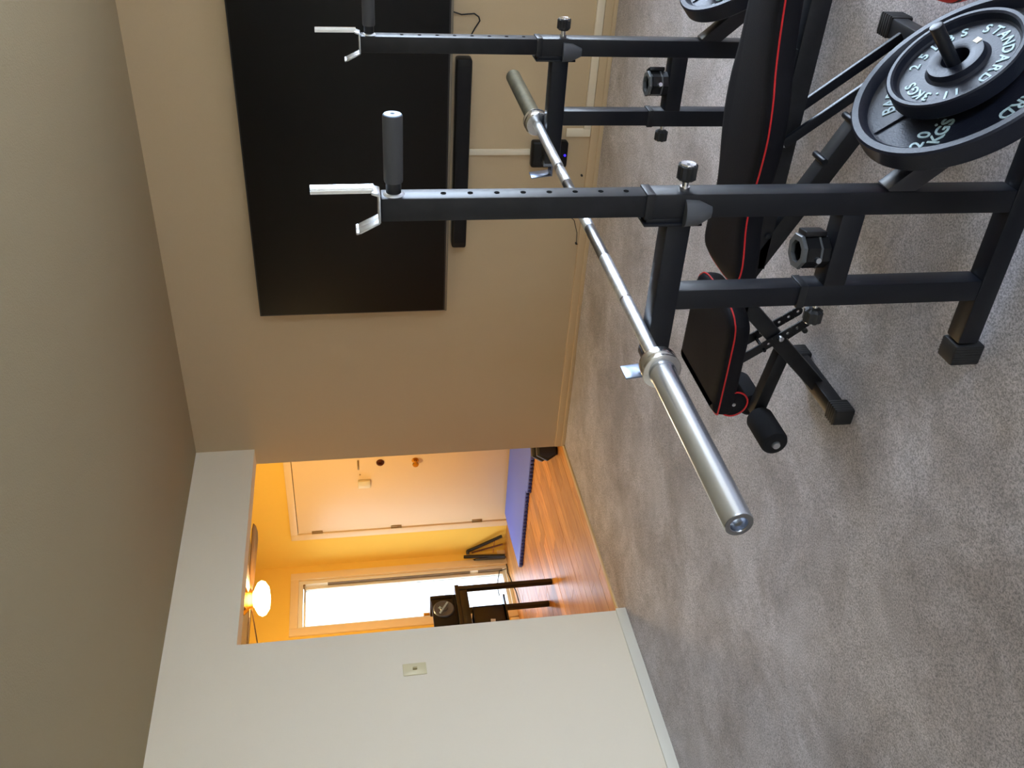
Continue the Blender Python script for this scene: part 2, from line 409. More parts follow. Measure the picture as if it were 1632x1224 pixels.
MB().box(-.055, 0, -.075, .075, 0, .205, .014, seg=3).build('housing', M_plastic, pb)
MB().box(-.057, -.053, -.05, .05, .05, .19, .001).build('face_panel', M_plastic, pb)
MB().cyl((-.054, 0, .018), (-.058, 0, .018), .006, 12).build('indicator_light', M_led, pb)
tag(MB().box(XW-.014, XW, 1.912, 1.945, .396, .748, .002).build('cable_cover', M_race), 'pale cable cover running from soundbar down to power box', 'cable cover')
tag(MB().box(XW-.014, XW, 1.795, 1.84, .064, .20, .002).build('cable_cover', M_race), 'short upright pale cable cover beneath the power box', 'cable cover')
tag(MB().box(XW-.018, XW-.001, -.6, 1.795, .064, .105, .002).build('cable_cover', M_race), 'long pale cable cover lying along top of tan baseboard', 'cable cover')
tag(MB().tube([(XW-.02, 1.05, .88), (XW-.02, 1.19, .845), (XW-.012, 1.205, .80), (XW-.008, 1.20, .735), (XW-.01, 1.215, .712), (XW-.006, 1.235, .705), (XW-.006, 1.27, .728), (XW-.006, 1.33, .76), (XW-.006, 1.40, .79)], .0035).build('cable', M_rubber),
    'thin black cable looping out below the television', 'cable')
tag(MB().tube([(XW-.005, 2.30, .16), (XW-.005, 2.35, .10), (XW-.006, 2.43, .075), (XW-.010, 2.50, .073), (XW-.02, 2.50, .066)], .002).cyl((XW, 2.50, .073), (XW-.015, 2.50, .073), .006, 8).build('cable', M_rubber),
    'short thin dark wire stub on the wall above tan baseboard', 'cable')
tag(MB().cyl((XW, 2.07, .085), (XW-.012, 2.07, .085), .006, 10).build('wall_hook', M_rubber), 'tiny dark hook stuck on wall above baseboard', 'hook')

# ------------------------------------------------------------------ squat stands
YAW, PX, PY, RW = 0.0188, 1.5812, 0.735, 1.1146
s_i, s_o = .0226, .025
PT = .726
nP = Vector((0, -math.cos(PT), math.sin(PT))); dP = Vector((0, -math.sin(PT), -math.cos(PT)))
def knob(parent, v0, z, sgn, small=False):
    """black fluted knob on a chrome screw, on the post face at v0 pointing sgn*y"""
    r = .0185 if not small else .0195
    s = MB(); s.lathe([(0, 0), (0, .010), (.007, .010), (.007, .0065), (.022, .0065), (.022, 0)], (0, v0, z), (0, sgn, 0), 16)
    stem = s.build('knob_screw', M_chrome, parent)
    k = MB(); n = 48; prof = [(.018, .012), (.024, r), (.030, r), (.048, r), (.051, r*.86)]
    rings = []
    for t, rr in prof:
        rings.append([k.bm.verts.new((rr*(1+.09*math.cos(8*2*PI*i/n))*math.cos(2*PI*i/n), v0+sgn*t, z+rr*(1+.09*math.cos(8*2*PI*i/n))*math.sin(2*PI*i/n))) for i in range(n)])
    for A, B in zip(rings[:-1], rings[1:]):
        for i in range(n): k.bm.faces.new((A[i], A[(i+1) % n], B[(i+1) % n], B[i]))
    k.bm.faces.new(rings[0]); k.bm.faces.new(rings[-1])
    ko = k.build('knob', M_rubber, parent)
    MB().lathe([(.0505, 0), (.0525, r*.78), (.050, r*.84)], (0, v0, z), (0, sgn, 0), 24).build('knob_cap', M_chrome, ko)
    return ko

def make_stand():
    st = empty('squat_stand', (PX, PY, 0), YAW, label='nearer black steel squat stand, carrying the bright barbell end', cat='squat stand', group='pair of squat stands')
    o, i_ = s_o, s_i
    b = MB().beam((0, -.40, .045), (0, .345, .045), .05, .05); b.build('base_tube', M_dark, st)
    for (y0, y1) in ((.350, .402), (-.452, -.40)):
        c = MB(); c.box(-.0285, .0285, y0, y1, 0, .073, .005)
        for k in range(6):
            yy = y0 + .006 + k*(y1-y0-.012)/6
            c.box(-.0298, .0298, yy, yy+.004, .004, .0715, .001)
        c.build('foot_cap', M_rubber, st)
    # tall post
    MB().beam((0, 0, .07), (0, 0, .851), .05, .05, .004, (0, 1, 0)).build('outer_post', M_dark, st)
    MB().box(-.0262, .0262, -.0262, .0262, .838, .856, .002).build('post_bushing', M_dark2, st)
    # inner post; near-black discs on the -v face stand in for shaded holes
    ip = MB(); ip.beam((0, 0, .852), (0, 0, 1.355), .0452, .0452, .003, (0, 1, 0)); post = ip.build('inner_post', M_dark2, st)
    for k in range(8):
        z = 1.2404 - .04995*k
        h = MB(); h.lathe([(0, 0), (0, .0052), (.0006, .0052), (.0006, .0040)], (0, -i_-.0003, z), (0, -1, 0), 16); h.build('adjustment_hole_shade', M_gapshade, post)
    knob(st, -o, .775, -1)
    # top cradle: tall back prong, plate across the top, short bent lip in front
    c = MB()
    c.box(-.021, .021, -.0265, .026, 1.356, 1.3605, .001)
    c.beam((0, -.0265, 1.357), (0, -.0315, 1.372), .040, .005, .001, (0, 1, 0))
    c.build('cradle_plate', M_zinc, st)
    pr = MB(); n = 10
    # slightly curved (channelled) prong
    for a, bb in (((0, -.0315, 1.368), (0, -.0305, 1.480)),):
        for q in range(n):
            t0 = -1 + 2*q/n; t1 = -1 + 2*(q+1)/n; tm = (t0+t1)/2
            pr.beam((tm*.013, a[1]-.006*(1-tm*tm), a[2]), (tm*.013, bb[1]-.006*(1-tm*tm), bb[2]), .013*2/n+.0006, .006, 0, (0, 1, 0))
    pr.build('cradle_prong', M_chrome, st)
    lp = MB()
    for x0 in (-.0105, .0105):
        lp.beam((x0, .026, 1.358), (x0, .046, 1.396), .0195, .005, .0015, (0, 1, 0))
        lp.beam((x0, .046, 1.396), (x0, .047, 1.402), .0195, .005, .0015, (0, 1, 0))
    lp.build('cradle_lip', M_zinc, st)
    # dip handle
    MB().lathe([(0, 0), (0, .014), (.028, .014), (.028, 0)], (0, -i_, 1.3315), (0, -1, 0), 24).build('handle_stub', M_dark2, st)
    gm = MB().lathe([(.024, .010), (.024, .0165), (.027, .0175), (.144, .0180), (.147, .0170)], (0, -i_, 1.3315), (0, -1, 0), 32); gm = gm.build('handle_grip', M_grip, st)
    cp = MB().lathe([(.1462, .0172), (.1485, .0155), (.1490, .004), (.1470, .003), (.1470, 0)], (0, -i_, 1.3315), (0, -1, 0), 32); cp.build('grip_end', mat('lit_grip_end_cap', S((130, 150, 175)), .5), gm)  # pale blue puts the window light on the cap into its colour
    wd = MB().lathe([(0, .020), (.003, .0165), (.004, .014)], (0, -i_, 1.3315), (0, -1, 0), 24); wd.build('weld_ring', M_zinc, st)
    # arm
    fl = MB(); fl.box(-.0245, .0245, o-.001, o+.010, .745, .850, .002); fl.box(-.031, .031, o+.008, o+.014, .738, .856, .002); fl.build('arm_flange', M_dark, st)
    a = MB(); a.beam((0, o+.005, .782), (0, .352, .782), .05, .05); a.build('arm', M_dark, st)
    j = MB(); j.box(-.024, .024, .345, .392, .776, .781, .001); j.beam((0, .389, .776), (0, .398, .842), .048, .0045, .001, (0, 1, 0)); j.box(-.024, .024, .342, .36, .755, .808, .002)
    j.build('bar_catch', mat('dark_zinc', (0.20, 0.23, 0.30, 1), .3, 1.0), st)
    # rounded gusset bracket on the outer face
    g = MB(); n = 16; zt, zb = .778, .722
    top = [g.bm.verts.new((-o-.030*math.sin(PI*k/n), .012-.027*math.cos(PI*k/n), zt+.004*math.sin(PI*k/n))) for k in range(n+1)]
    md = [g.bm.verts.new((-o-.024*math.sin(PI*k/n), .012-.025*math.cos(PI*k/n), zt-.028)) for k in range(n+1)]
    bot = [g.bm.verts.new((-o-.006*math.sin(PI*k/n), .012-.012*math.cos(PI*k/n), zb)) for k in range(n+1)]
    for k in range(n): g.bm.faces.new((top[k], top[k+1], md[k+1], md[k])); g.bm.faces.new((md[k], md[k+1], bot[k+1], bot[k]))
    g.bm.faces.new(top); g.bm.faces.new(bot)
    g.build('gusset', mat('lit_gusset', (0.07, 0.075, 0.085, 1), .45), st, smooth=50)  # paler than the frame: the light on its top is in the colour
    # short post
    V = .2084
    MB().beam((0, V, .07), (0, V, .4876), .05, .05, .004, (0, 1, 0)).build('outer_post', M_dark, st)
    MB().box(-.0262, .0262, V-.0262, V+.0262, .474, .492, .002).build('post_bushing', M_dark2, st)
    MB().beam((0, V, .488), (0, V, .758), .0452, .0452, .003, (0, 1, 0)).build('inner_post', M_dark, st)
    knob(st, V+o, .432, 1, True)
    MB().lathe([(0, 0), (0, .011), (.008, .011), (.008, 0)], (0, V-o, .432), (0, -1, 0), 6).build('bolt', M_dark2, st)
    MB().beam((0, o-.002, .417), (0, V-o+.002, .417), .05, .05).build('cross_tube', M_dark, st)
    # 45 degree storage brace with a plate peg
    p0 = Vector((0, -.012, .345)); p1 = p0 + dP*.40
    MB().beam(p0, p1, .044, .045, .003, (0, -1, 1)).build('storage_brace', mat('satin_brace', (0.018, 0.019, 0.028, 1), .32), st)
    pc = p0 + dP*.262
    pc = Vector((.004, -.2455, .254)) - nP*.09 - dP*.010
    MB().cyl(pc, pc + nP*.218, .0125, 24, .002).build('plate_peg', M_dark, st)
    MB().cyl(pc + nP*.004, pc + nP*.040, .022, 24, .002).build('peg_flange', M_dark, st)
    return st
stand = make_stand()
stand2 = copy_tree(stand)
stand2.location = (PX + RW*math.cos(YAW), PY + RW*math.sin(YAW), 0)
stand2['label'] = 'farther black steel squat stand in front of the television'

# ------------------------------------------------------------------ locking collars on the cross tubes
def make_collar():
    c = empty('locking_collar', (0, 0, 0), label='black octagonal bar collar on cross tube of nearer squat stand', cat='bar collar', group='bar locking collars')
    r0, r1 = .036, .024
    def ring(name, z0, z1, ro, m, par):
        k = MB(); A = []
        for (z, r) in ((z0, ro-.002), (z0+.002, ro), (z1-.002, ro), (z1, ro-.002), (z1, r1), (z0, r1)):
            A.append([k.bm.verts.new((r*math.cos(PI/8+PI/4*q), r*math.sin(PI/8+PI/4*q), z)) for q in range(8)])
        A.append(A[0])
        for P_, Q in zip(A[:-1], A[1:]):
            for q in range(8): k.bm.faces.new((P_[q], P_[(q+1) % 8], Q[(q+1) % 8], Q[q]))
        return k.build(name, m, par)
    ring('collar_body', .0, .052, .036, M_plastic, c)
    ring('clamp_ring', .053, .062, .038, M_gplastic, c); ring('clamp_ring', .018, .024, .0375, M_gplastic, c)
    MB().box(-.02, .016, -.046, -.034, .008, .056, .003).build('lever', M_plastic, c)
    MB().cyl((-.03, .01, .03), (-.042, .01, .03), .006, 12).build('lever_pin', M_zinc, c)
    return c
col = make_collar()
def stp(st, u, v, z): return st.location + Vector((u*math.cos(YAW)-v*math.sin(YAW), u*math.sin(YAW)+v*math.cos(YAW), z))
col.location = stp(stand, 0.01, .118, .4425); col.rotation_euler = (0, 0, .2)
col2 = copy_tree(col); col2.location = stp(stand2, .0, .108, .4425); col2.rotation_euler = (0, 0, .5)
col2['label'] = 'black octagonal bar collar on cross tube of farther squat stand'

# ------------------------------------------------------------------ weight plates
def text_mesh(chars, par, m, z, size):
    """chars: list of (char, r, ang_deg, rot_deg) in the plate plane"""
    cur_objs = []
    bmx = bmesh.new()
    for ch, r, a, rot in chars:
        cu = bpy.data.curves.new('t', 'FONT'); cu.body = ch; cu.size = size; cu.extrude = .0012; cu.align_x = 'CENTER'; cu.align_y = 'CENTER'; cu.resolution_u = 3
        cu.offset = .0006
        ob = bpy.data.objects.new('t', cu); C.objects.link(ob)
        me = bpy.data.meshes.new_from_object(ob)
        a_ = math.radians(a)
        me.transform(Matrix.Translation((r*math.cos(a_), r*math.sin(a_), z)) @ Matrix.Rotation(math.radians(rot), 4, 'Z'))
        bmx.from_mesh(me); bpy.data.meshes.remove(me); bpy.data.objects.remove(ob); bpy.data.curves.remove(cu)
    me = bpy.data.meshes.new('lettering'); bmx.to_mesh(me); bmx.free(); me.materials.append(m)
    o = bpy.data.objects.new('lettering', me); C.objects.link(o); o.parent = par; o['kind'] = 'stuff'
    return o
def arc(txt, r, a0, step):
    return [(c, r, a0 - step*k, a0 - step*k - 90) for k, c in enumerate(txt) if c != ' ']
def plate_matrix(loc):
    """local x = room x, local y = up the plate face, local z = outward"""
    M = Matrix(((1, 0, 0), (0, math.sin(PT), math.cos(PT)), (0, 0, 0))).to_4x4()
    M = Matrix(((1, 0, 0, 0), (0, math.sin(PT), -math.cos(PT), 0), (0, math.cos(PT), math.sin(PT), 0), (0, 0, 0, 1)))
    return Matrix.Translation(loc) @ M
def make_big():
    p = empty('weight_plate', (0, 0, 0), label='large black iron plate, rearmost on the nearer stand peg', cat='weight plate', group='weight plates on the storage pegs')
    R_ = .214
    MB().lathe([(-.046, .026), (-.046, .045), (-.036, .052), (-.036, .178), (-.046, .192), (-.046, R_-.004), (-.042, R_), (-.004, R_), (0, R_-.004), (0, .197), (-.004, .192), (-.020, .186),
                (-.024, .178), (-.024, .062), (-.018, .055), (-.002, .050), (-.001, .030), (-.003, .026), (-.046, .026)], (0, 0, 0), (0, 0, 1), 96).build('plate_body', M_iron, p)
    for a in (80, 260):
        a_ = math.radians(a); MB().beam((.06*math.cos(a_), .06*math.sin(a_), -.023), (.183*math.cos(a_), .183*math.sin(a_), -.023), .003, .006, .001).build('rib', M_iron, p)
    ch = arc('STANDARD', .156, 176+9*7, 9.2) + arc('BARBELL', .143, 62, 9.8)
    def radial(txt, a, r0, dr, off):
        out = []
        for k, c_ in enumerate(txt):
            r = r0 - dr*k; x = r; y = -off
            out.append((c_, math.hypot(x, y), a + math.degrees(math.atan2(-off, r)), a + 180))
        return out
    ch += radial('20.4', 118, .168, .026, 0) + radial('KGS', 118, .152, .022, -.030)
    ch += radial('45', 298, .160, .026, 0) + radial('LBS', 298, .160, .022, -.030)
    text_mesh(ch, p, M_letter, -.0235, .036)
    return p
def make_small():
    p = empty('weight_plate', (0, 0, 0), label='smaller black iron plate lettered 25 LBS on the nearer stand peg', cat='weight plate', group='weight plates on the storage pegs')
    R_ = .1285
    MB().lathe([(-.036, .026), (-.036, .045), (-.030, .050), (-.030, .105), (-.036, .115), (-.036, R_-.003), (-.033, R_), (-.003, R_), (0, R_-.003), (0, .119), (-.003, .115), (-.015, .112),
                (-.018, .108), (-.018, .060), (-.014, .054), (-.003, .051), (-.002, .030), (-.004, .026), (-.036, .026)], (0, 0, 0), (0, 0, 1), 96).build('plate_body', M_iron, p)
    ch = arc('STANDARD', .0875, -69, 15.8) + arc('11.3KGS', .0865, 148, 13) + [('2', .0865, 33, -57), ('5', .0865, 14, -76), ('L', .0865, -4, -94), ('B', .0865, -22, -112), ('S', .0865, -40, -130)]
    text_mesh(ch, p, M_letter, -.0175, .029)
    MB().box(-.007, .007, -.053, -.041, -.0025, -.0015).build('price_sticker', M_paper, p)
    return p
big = make_big(); PC = Vector((1.6, .4895, .254)) + nP*.008
big.matrix_world = plate_matrix(PC)
sm = make_small(); sm.matrix_world = plate_matrix(PC + nP*.0365)
big2 = copy_tree(big); big2['label'] = 'large black iron plate hung on the farther stand peg'
off2 = Vector((RW*math.cos(YAW), RW*math.sin(YAW), 0))
big2.matrix_world = plate_matrix(PC + off2)
sm2 = copy_tree(sm); sm2['label'] = 'smaller black iron plate hung on the farther stand peg, mostly outside frame'
sm2.matrix_world = plate_matrix(PC + off2 + nP*.0365)

# ------------------------------------------------------------------ barbell
bb = empty('barbell', (2.0893, 1.012, .8215), -.0087, label='long steel barbell resting across the two stand arms', cat='barbell')
def seg(name, a, b_, r, m, par=bb): return MB().cyl((a, 0, 0), (b_, 0, 0), r, 40, .0006).build(name, m, par)
seg('knurled_grip', -.655, -.41, .0142, M_knurl); seg('knurled_grip', -.404, -.215, .0142, M_knurl)
seg('ring_mark', -.412, -.402, .0136, M_smoothbar)
seg('smooth_shaft', -.216, -.06, .0138, M_smoothbar); seg('center_knurl', -.06, .06, .0142, M_knurl); seg('smooth_shaft', .06, .21, .0138, M_smoothbar)
seg('knurled_grip', .209, .295, .0142, M_knurl); seg('ring_mark', .294, .32, .0136, M_smoothbar); seg('knurled_grip', .319, .655, .0142, M_knurl)
for sgn, ms in ((-1, M_steel), (1, M_tarn)):
    MB().lathe([(0, .0143), (0, .034), (.003, .0375), (.008, .0385), (.020, .0385), (.024, .0375), (.026, .0355), (.030, .0355), (.034, .0395), (.037, .0395), (.039, .036), (.039, .02)], (sgn*.640, 0, 0), (sgn, 0, 0), 64).build('sleeve_collar', M_collar, bb)
    sl = MB().lathe([(.037, .024), (.037, .0275), (.050, .0275), (.056, .0252), (.458, .0252), (.460, .0240), (.460, .0150), (.455, .0140), (.440, .0135), (.440, 0)], (sgn*.640, 0, 0), (sgn, 0, 0), 64).build('sleeve', ms, bb)
    MB().lathe([(.4415, 0), (.4415, .006), (.4405, .0063)], (sgn*.640, 0, 0), (sgn, 0, 0), 6).build('end_bolt', mat('rusty_bolt', S((150, 130, 80)), .4, .8), sl)
    MB().lathe([(.4605, .0242), (.4615, .0235), (.4615, .016), (.460, .0152)], (sgn*.640, 0, 0), (sgn, 0, 0), 48).build('end_ring', M_smoothbar, sl)

# ------------------------------------------------------------------ weight bench
BX = 2.085
be = empty('weight_bench', (BX, .9, 0), label='adjustable black weight bench with red piped pads between the stands', cat='weight bench')
def bl(x, y, z): return Vector((x-BX, y-.9, z))
def pad(outline, z0, z1, name, tilt=0, bulge=.010):
    """outline: closed list of (x,y) world; builds a soft pad and its red pipings"""
    n = len(outline); cx = sum(p[0] for p in outline)/n; cy = sum(p[1] for p in outline)/n
    k = MB(); rings = []
    for (t, z) in ((.95, z0), (.985, z0+.003), (1.0, z0+.012), (1.012, (z0+z1)/2), (1.0, z1-.008), (.975, z1-.001), (.93, z1+bulge*.35), (.86, z1+bulge*.6), (.78, z1+bulge*.75)):
        # inset by true offset rather than scaling so long pads keep even borders
        ring = []
        for i, (x, y) in enumerate(outline):
            x0, y0 = outline[i-1]; x2, y2 = outline[(i+1) % n]
            tx, ty = x2-x0, y2-y0; l = math.hypot(tx, ty); nx_, ny_ = ty/l, -tx/l
            d_ = (1-t)*.145
            ring.append(k.bm.verts.new(bl(x - nx_*d_, y - ny_*d_, z + tilt*max(0, 1.1-y))))
        rings.append(ring)
    for A, B in zip(rings[:-1], rings[1:]):
        for i in range(n): k.bm.faces.new((A[i], A[(i+1) % n], B[(i+1) % n], B[i]))
    k.bm.faces.new(rings[0][::-1]); k.bm.faces.new(rings[-1])
    po = k.build(name, M_vinyl, be, smooth=60)
    pi = MB(); m_ = n
    pts = [bl(x, y, z1-.006 + tilt*max(0, 1.1-y)) for x, y in outline]
    # continuous piping
    rr = .0023; sg = 8; rg = []
    for i in range(n):
        a = pts[i-1]; b2 = pts[(i+1) % n]; t = (b2-a).normalized(); nn = Vector((t.y, -t.x, 0)); up = Vector((0, 0, 1))
        rg.append([pi.bm.verts.new(pts[i] + nn*(math.cos(2*PI*q/sg)*rr + .001) + up*math.sin(2*PI*q/sg)*rr) for q in range(sg)])
    for i in range(n):
        A, B = rg[i], rg[(i+1) % n]
        for q in range(sg): pi.bm.faces.new((A[q], A[(q+1) % sg], B[(q+1) % sg], B[q]))
    pi.build('piping', M_pipe, po, smooth=60)
    return po
def smooth_loop(ctrl, sub=8):
    out = []; n = len(ctrl)
    for i in range(n):
        p0, p1, p2, p3 = [Vector((*ctrl[(i+k-1) % n], 0)) for k in range(4)]
        for s_ in range(sub):
            t = s_/sub
            q = .5*((2*p1) + (-p0+p2)*t + (2*p0-5*p1+4*p2-p3)*t*t + (-p0+3*p1-3*p2+p3)*t**3)
            out.append((q.x, q.y))
    return out
hw = [(.36, .070), (.40, .088), (.50, .095), (.60, .108), (.68, .128), (.76, .136), (.84, .128), (.93, .110), (1.00, .108), (1.07, .124), (1.115, .130), (1.150, .122), (1.168, .098)]
cxp = 2.105
ctrl = [(cxp+w_, y_) for y_, w_ in hw] + [(cxp+.05, 1.176), (cxp-.05, 1.176)] + [(cxp-w_, y_) for y_, w_ in hw[::-1]] + [(cxp-.03, .352), (cxp+.03, .352)]
ol = smooth_loop(ctrl, 5)
pad(ol, .372, .425, 'back_pad', tilt=.04)
hs = [(1.235, .10), (1.25, .130), (1.28, .150), (1.36, .155), (1.46, .157), (1.525, .157), (1.545, .148)]
cs = 2.077
ctrl = [(cs+w_, y_) for y_, w_ in hs] + [(cs+.08, 1.549), (cs-.08, 1.549)] + [(cs-w_, y_) for y_, w_ in hs[::-1]] + [(cs-.05, 1.229), (cs+.05, 1.229)]
sp = pad(smooth_loop(ctrl, 5), .375, .425, 'seat_pad')
# rolled front end of the seat: a bolster across the pad's front edge with piping rings and side bolts
ro = MB().lathe([(0, 0), (0, .036), (.006, .042), (.304, .042), (.310, .036), (.310, 0)], bl(cs-.155, 1.510, .376), (1, 0, 0), 40).build('front_roll', M_vinyl, sp)
for xx in (cs-.1535, cs+.1535):
    pr = MB(); n = 40; sg = 8; rg = []
    for i in range(n):
        a = 2*PI*i/n; ctr = bl(xx, 1.510+.0405*math.cos(a), .376+.0405*math.sin(a)); rad = Vector((0, math.cos(a), math.sin(a)))
        rg.append([pr.bm.verts.new(ctr + rad*.0027*math.cos(2*PI*q/sg) + Vector((1, 0, 0))*.0027*math.sin(2*PI*q/sg)) for q in range(sg)])
    for i in range(n):
        for q in range(sg): pr.bm.faces.new((rg[i][q], rg[i][(q+1) % sg], rg[(i+1) % n][(q+1) % sg], rg[(i+1) % n][q]))
    pr.build('roll_piping', M_pipe, ro, smooth=60)
MB().lathe([(0, 0), (0, .006), (-.003, .005), (-.004, 0)], bl(cs-.155, 1.510, .376), (1, 0, 0), 12).build('side_bolt', M_zinc, ro)
# frame
fr = MB(); fr.beam(bl(BX, 1.275, .335), bl(BX, 1.575, .035), .045, .045, .004, (0, 1, 1)); fr.build('front_leg', M_dark2, be)
fr = MB(); fr.beam(bl(BX, 1.18, .352), bl(BX, .575, .045), .05, .05, .004, (0, -1, 1)); fr.build('main_rail', M_dark2, be)
fr = MB(); fr.beam(bl(BX, 1.14, .345), bl(BX, 1.52, .345), .045, .04, .003); fr.build('seat_frame', M_dark2, be)
fr = MB(); fr.beam(bl(BX, .38, .332), bl(BX, 1.16, .336), .05, .052, .003); fr.box(-.02, .02, -.32, -.28, .355, .390, .002); fr.box(-.02, .02, .06, .10, .355, .376, .002); fr.build('back_frame', M_dark2, be)
for z_, y_ in ((.30, 1.085), (.258, 1.0), (.216, .915), (.178, .84), (.14, .765)):
    pass
dr = (Vector((0, .575, .045)) - Vector((0, 1.18, .352))).normalized(); nr = Vector((0, dr.z, -dr.y))
if nr.z < 0: nr = -nr
for k in range(5):
    c0 = Vector((BX, 1.18, .352)) + dr*(.12 + .115*k) + nr*.030
    q = MB(); q.cyl(bl(c0.x-.030, c0.y, c0.z), bl(c0.x+.030, c0.y, c0.z), .009, 16, .002); q.build('ladder_peg', M_dark, be)
# feet (T bars across)
for yy in (1.572, .562):
    f = MB(); f.beam(bl(BX-.15, yy, .035), bl(BX+.15, yy, .035), .045, .045, .004); ft = f.build('foot_bar', M_dark2, be)
    for sx in (-1, 1):
        c = MB(); xa, xb = sorted((sx*.118, sx*.176)); c.box(xa, xb, yy-.9-.026, yy-.9+.026, 0.0, .060, .005)
        for k in range(5):
            xx = xa+.006+k*.010; c.box(xx, xx+.004, yy-.9-.027, yy-.9+.027, .003, .061, .001)
        c.build('foot_cap', M_rubber, ft)
# perforated adjustment straps
def strap(x, y0, z0, y1, z1):
    A = Vector((x, y0, z0)); B = Vector((x, y1, z1)); d_ = (B-A).normalized(); nrm = Vector((0, -d_.z, d_.y)); L = (B-A).length
    w_ = .0145; hr = .0045
    # strip made of quads around real holes near the lower end, rounded tip
    k = MB(); xs = []; holes = [L-.012-.030*q for q in range(5)]
    t = bmesh.new(); n = 14
    def V(a, b_): return k.bm.verts.new(bl(*(A + d_*a + nrm*b_)))
    edges = sorted([(h-.015, h+.015, h) for h in holes])
    start = edges[0][0]
    fs = [k.bm.faces.new((V(0, -w_), V(start, -w_), V(start, w_), V(0, w_)))]
    for a0, a1, h in edges:
        outer = []
        last = (h == max(holes))
        m = 16
        for q in range(m):
            an = 2*PI*q/m; ca, sa = math.cos(an), math.sin(an)
            if last and ca > 0: ox, oy = ca*w_, sa*w_
            else:
                s_ = 1/max(abs(ca)/.015, abs(sa)/w_); ox, oy = ca*s_, sa*s_
            outer.append(V(h+ox, oy))
        inner = [V(h+hr*math.cos(2*PI*q/m), hr*math.sin(2*PI*q/m)) for q in range(m)]
        for q in range(m): fs.append(k.bm.faces.new((outer[q], outer[(q+1) % m], inner[(q+1) % m], inner[q])))
    r = bmesh.ops.extrude_face_region(k.bm, geom=fs)
    bmesh.ops.translate(k.bm, vec=(.004, 0, 0), verts=[v for v in r['geom'] if isinstance(v, bmesh.types.BMVert)])
    k.build('adjustment_strap', M_dark2, be)
for sx in (-.032, .028): strap(BX+sx, 1.475, .352, 1.325, .135)
MB().cyl(bl(BX-.04, 1.418, .255), bl(BX+.04, 1.418, .255), .005, 12).build('strap_spacer', M_dark, be)
MB().cyl(bl(BX-.045, 1.378, .215), bl(BX+.045, 1.378, .215), .008, 16, .001).build('pivot_bolt', M_zinc, be)
# pull pin with T handle behind the leg
q = MB(); q.cyl(bl(BX, 1.40, .175), bl(BX, 1.37, .138), .008, 12, .001); q.cyl(bl(BX-.024, 1.368, .135), bl(BX+.024, 1.368, .135), .008, 12, .003); q.build('pull_pin', M_rubber, be)
# ankle roller arm and foam rollers
MB().beam(bl(BX, 1.43, .175), bl(BX, 1.672, .212), .04, .04, .004).build('roller_arm', M_dark2, be)
MB().cyl(bl(BX-.17, 1.668, .212), bl(BX+.17, 1.668, .212), .011, 16).build('roller_axle', M_zinc, be)
for sx in (-1, 1):
    a, b_ = BX+sx*.025, BX+sx*.163
    MB().lathe([(0, .010), (0, .030), (.006, .038), (.014, .041), (.124, .041), (.132, .038), (.138, .030), (.138, .012)], bl(a, 1.668, .212), (sx, 0, 0), 40).build('foam_roller', M_foam, be)
    MB().cyl(bl(b_-sx*.004, 1.668, .212), bl(b_+sx*.003, 1.668, .212), .013, 16, .002).build('end_cap', M_gplastic, be)
# rear support legs (two flat bars) from back frame to the rear foot
for sx in (-.045, .052):
    MB().beam(bl(BX+sx, .80, .355), bl(BX+sx, .565, .060), .012, .025, .002, (0, -1, 1)).build('support_bar', M_dark, be)
MB().cyl(bl(BX-.05, .80, .352), bl(BX+.057, .80, .352), .007, 12).build('support_pin', M_zinc, be)

# red rounded thing on the carpet beyond the plates
rd = empty('medicine_ball', (1.97, .36, .085), label='red rubber ball on carpet behind plates at the frame edge', cat='ball')
t = MB(); tt = bmesh.new(); bmesh.ops.create_uvsphere(tt, u_segments=40, v_segments=24, radius=.085); t.add(tt)
t.build('ball_shell', M_red, rd, smooth=60)
t = MB().lathe([(-.004, .0846), (-.003, .0858), (.003, .0858), (.004, .0846)], (0, 0, 0), (0, 0, 1), 48); t.build('seam_band', M_rubber, rd)

# ------------------------------------------------------------------ entry room things
# ceiling fan with lit globe
fx, fy = 4.73, 5.27
fan = empty('ceiling_fan', (fx, fy, H), label='brown bladed ceiling fan with a glowing globe light', cat='ceiling fan')
MB().lathe([(0, 0), (0, .07), (-.03, .065), (-.05, .03), (-.05, 0)], (0, 0, 0), (0, 0, 1), 32).build('canopy', M_brass, fan)
MB().lathe([(-.05, 0), (-.05, .05), (-.08, .10), (-.17, .11), (-.21, .07), (-.236, .06), (-.236, 0)], (0, 0, 0), (0, 0, 1), 40).build('motor_housing', M_brass, fan)
for k in range(4):
    a = math.radians(-2 + 90*k)
    M = Matrix.Rotation(a, 4, 'Z') @ Matrix.Rotation(math.radians(-12), 4, 'X')
    pts = [(.10, -.02), (.2, -.05), (.64, -.068), (.71, -.05), (.73, 0), (.71, .05), (.64, .068), (.2, .05), (.10, .02)]
    t = MB(); t.prism(pts, (0, 0, 0), (1, 0, 0), (0, 1, 0), (0, 0, 1), .006, .001)
    bmesh.ops.transform(t.bm, matrix=Matrix.Translation((0, 0, -.215)) @ M, verts=t.bm.verts)
    bl_ = t.build('blade', M_blade, fan)
gl = MB().lathe([(-.235, .04), (-.25, .08), (-.27, .115), (-.295, .128), (-.32, .118), (-.345, .08), (-.355, 0)], (0, 0, 0), (0, 0, 1), 40).build('globe', M_globe, fan)
pl = bpy.data.lights.new('fan_bulb', 'POINT'); pl.energy = 44; pl.color = (1.0, .75, .38); pl.shadow_soft_size = .1
po = bpy.data.objects.new('fan_bulb', pl); C.objects.link(po); po.location = (fx, fy, H-.42)

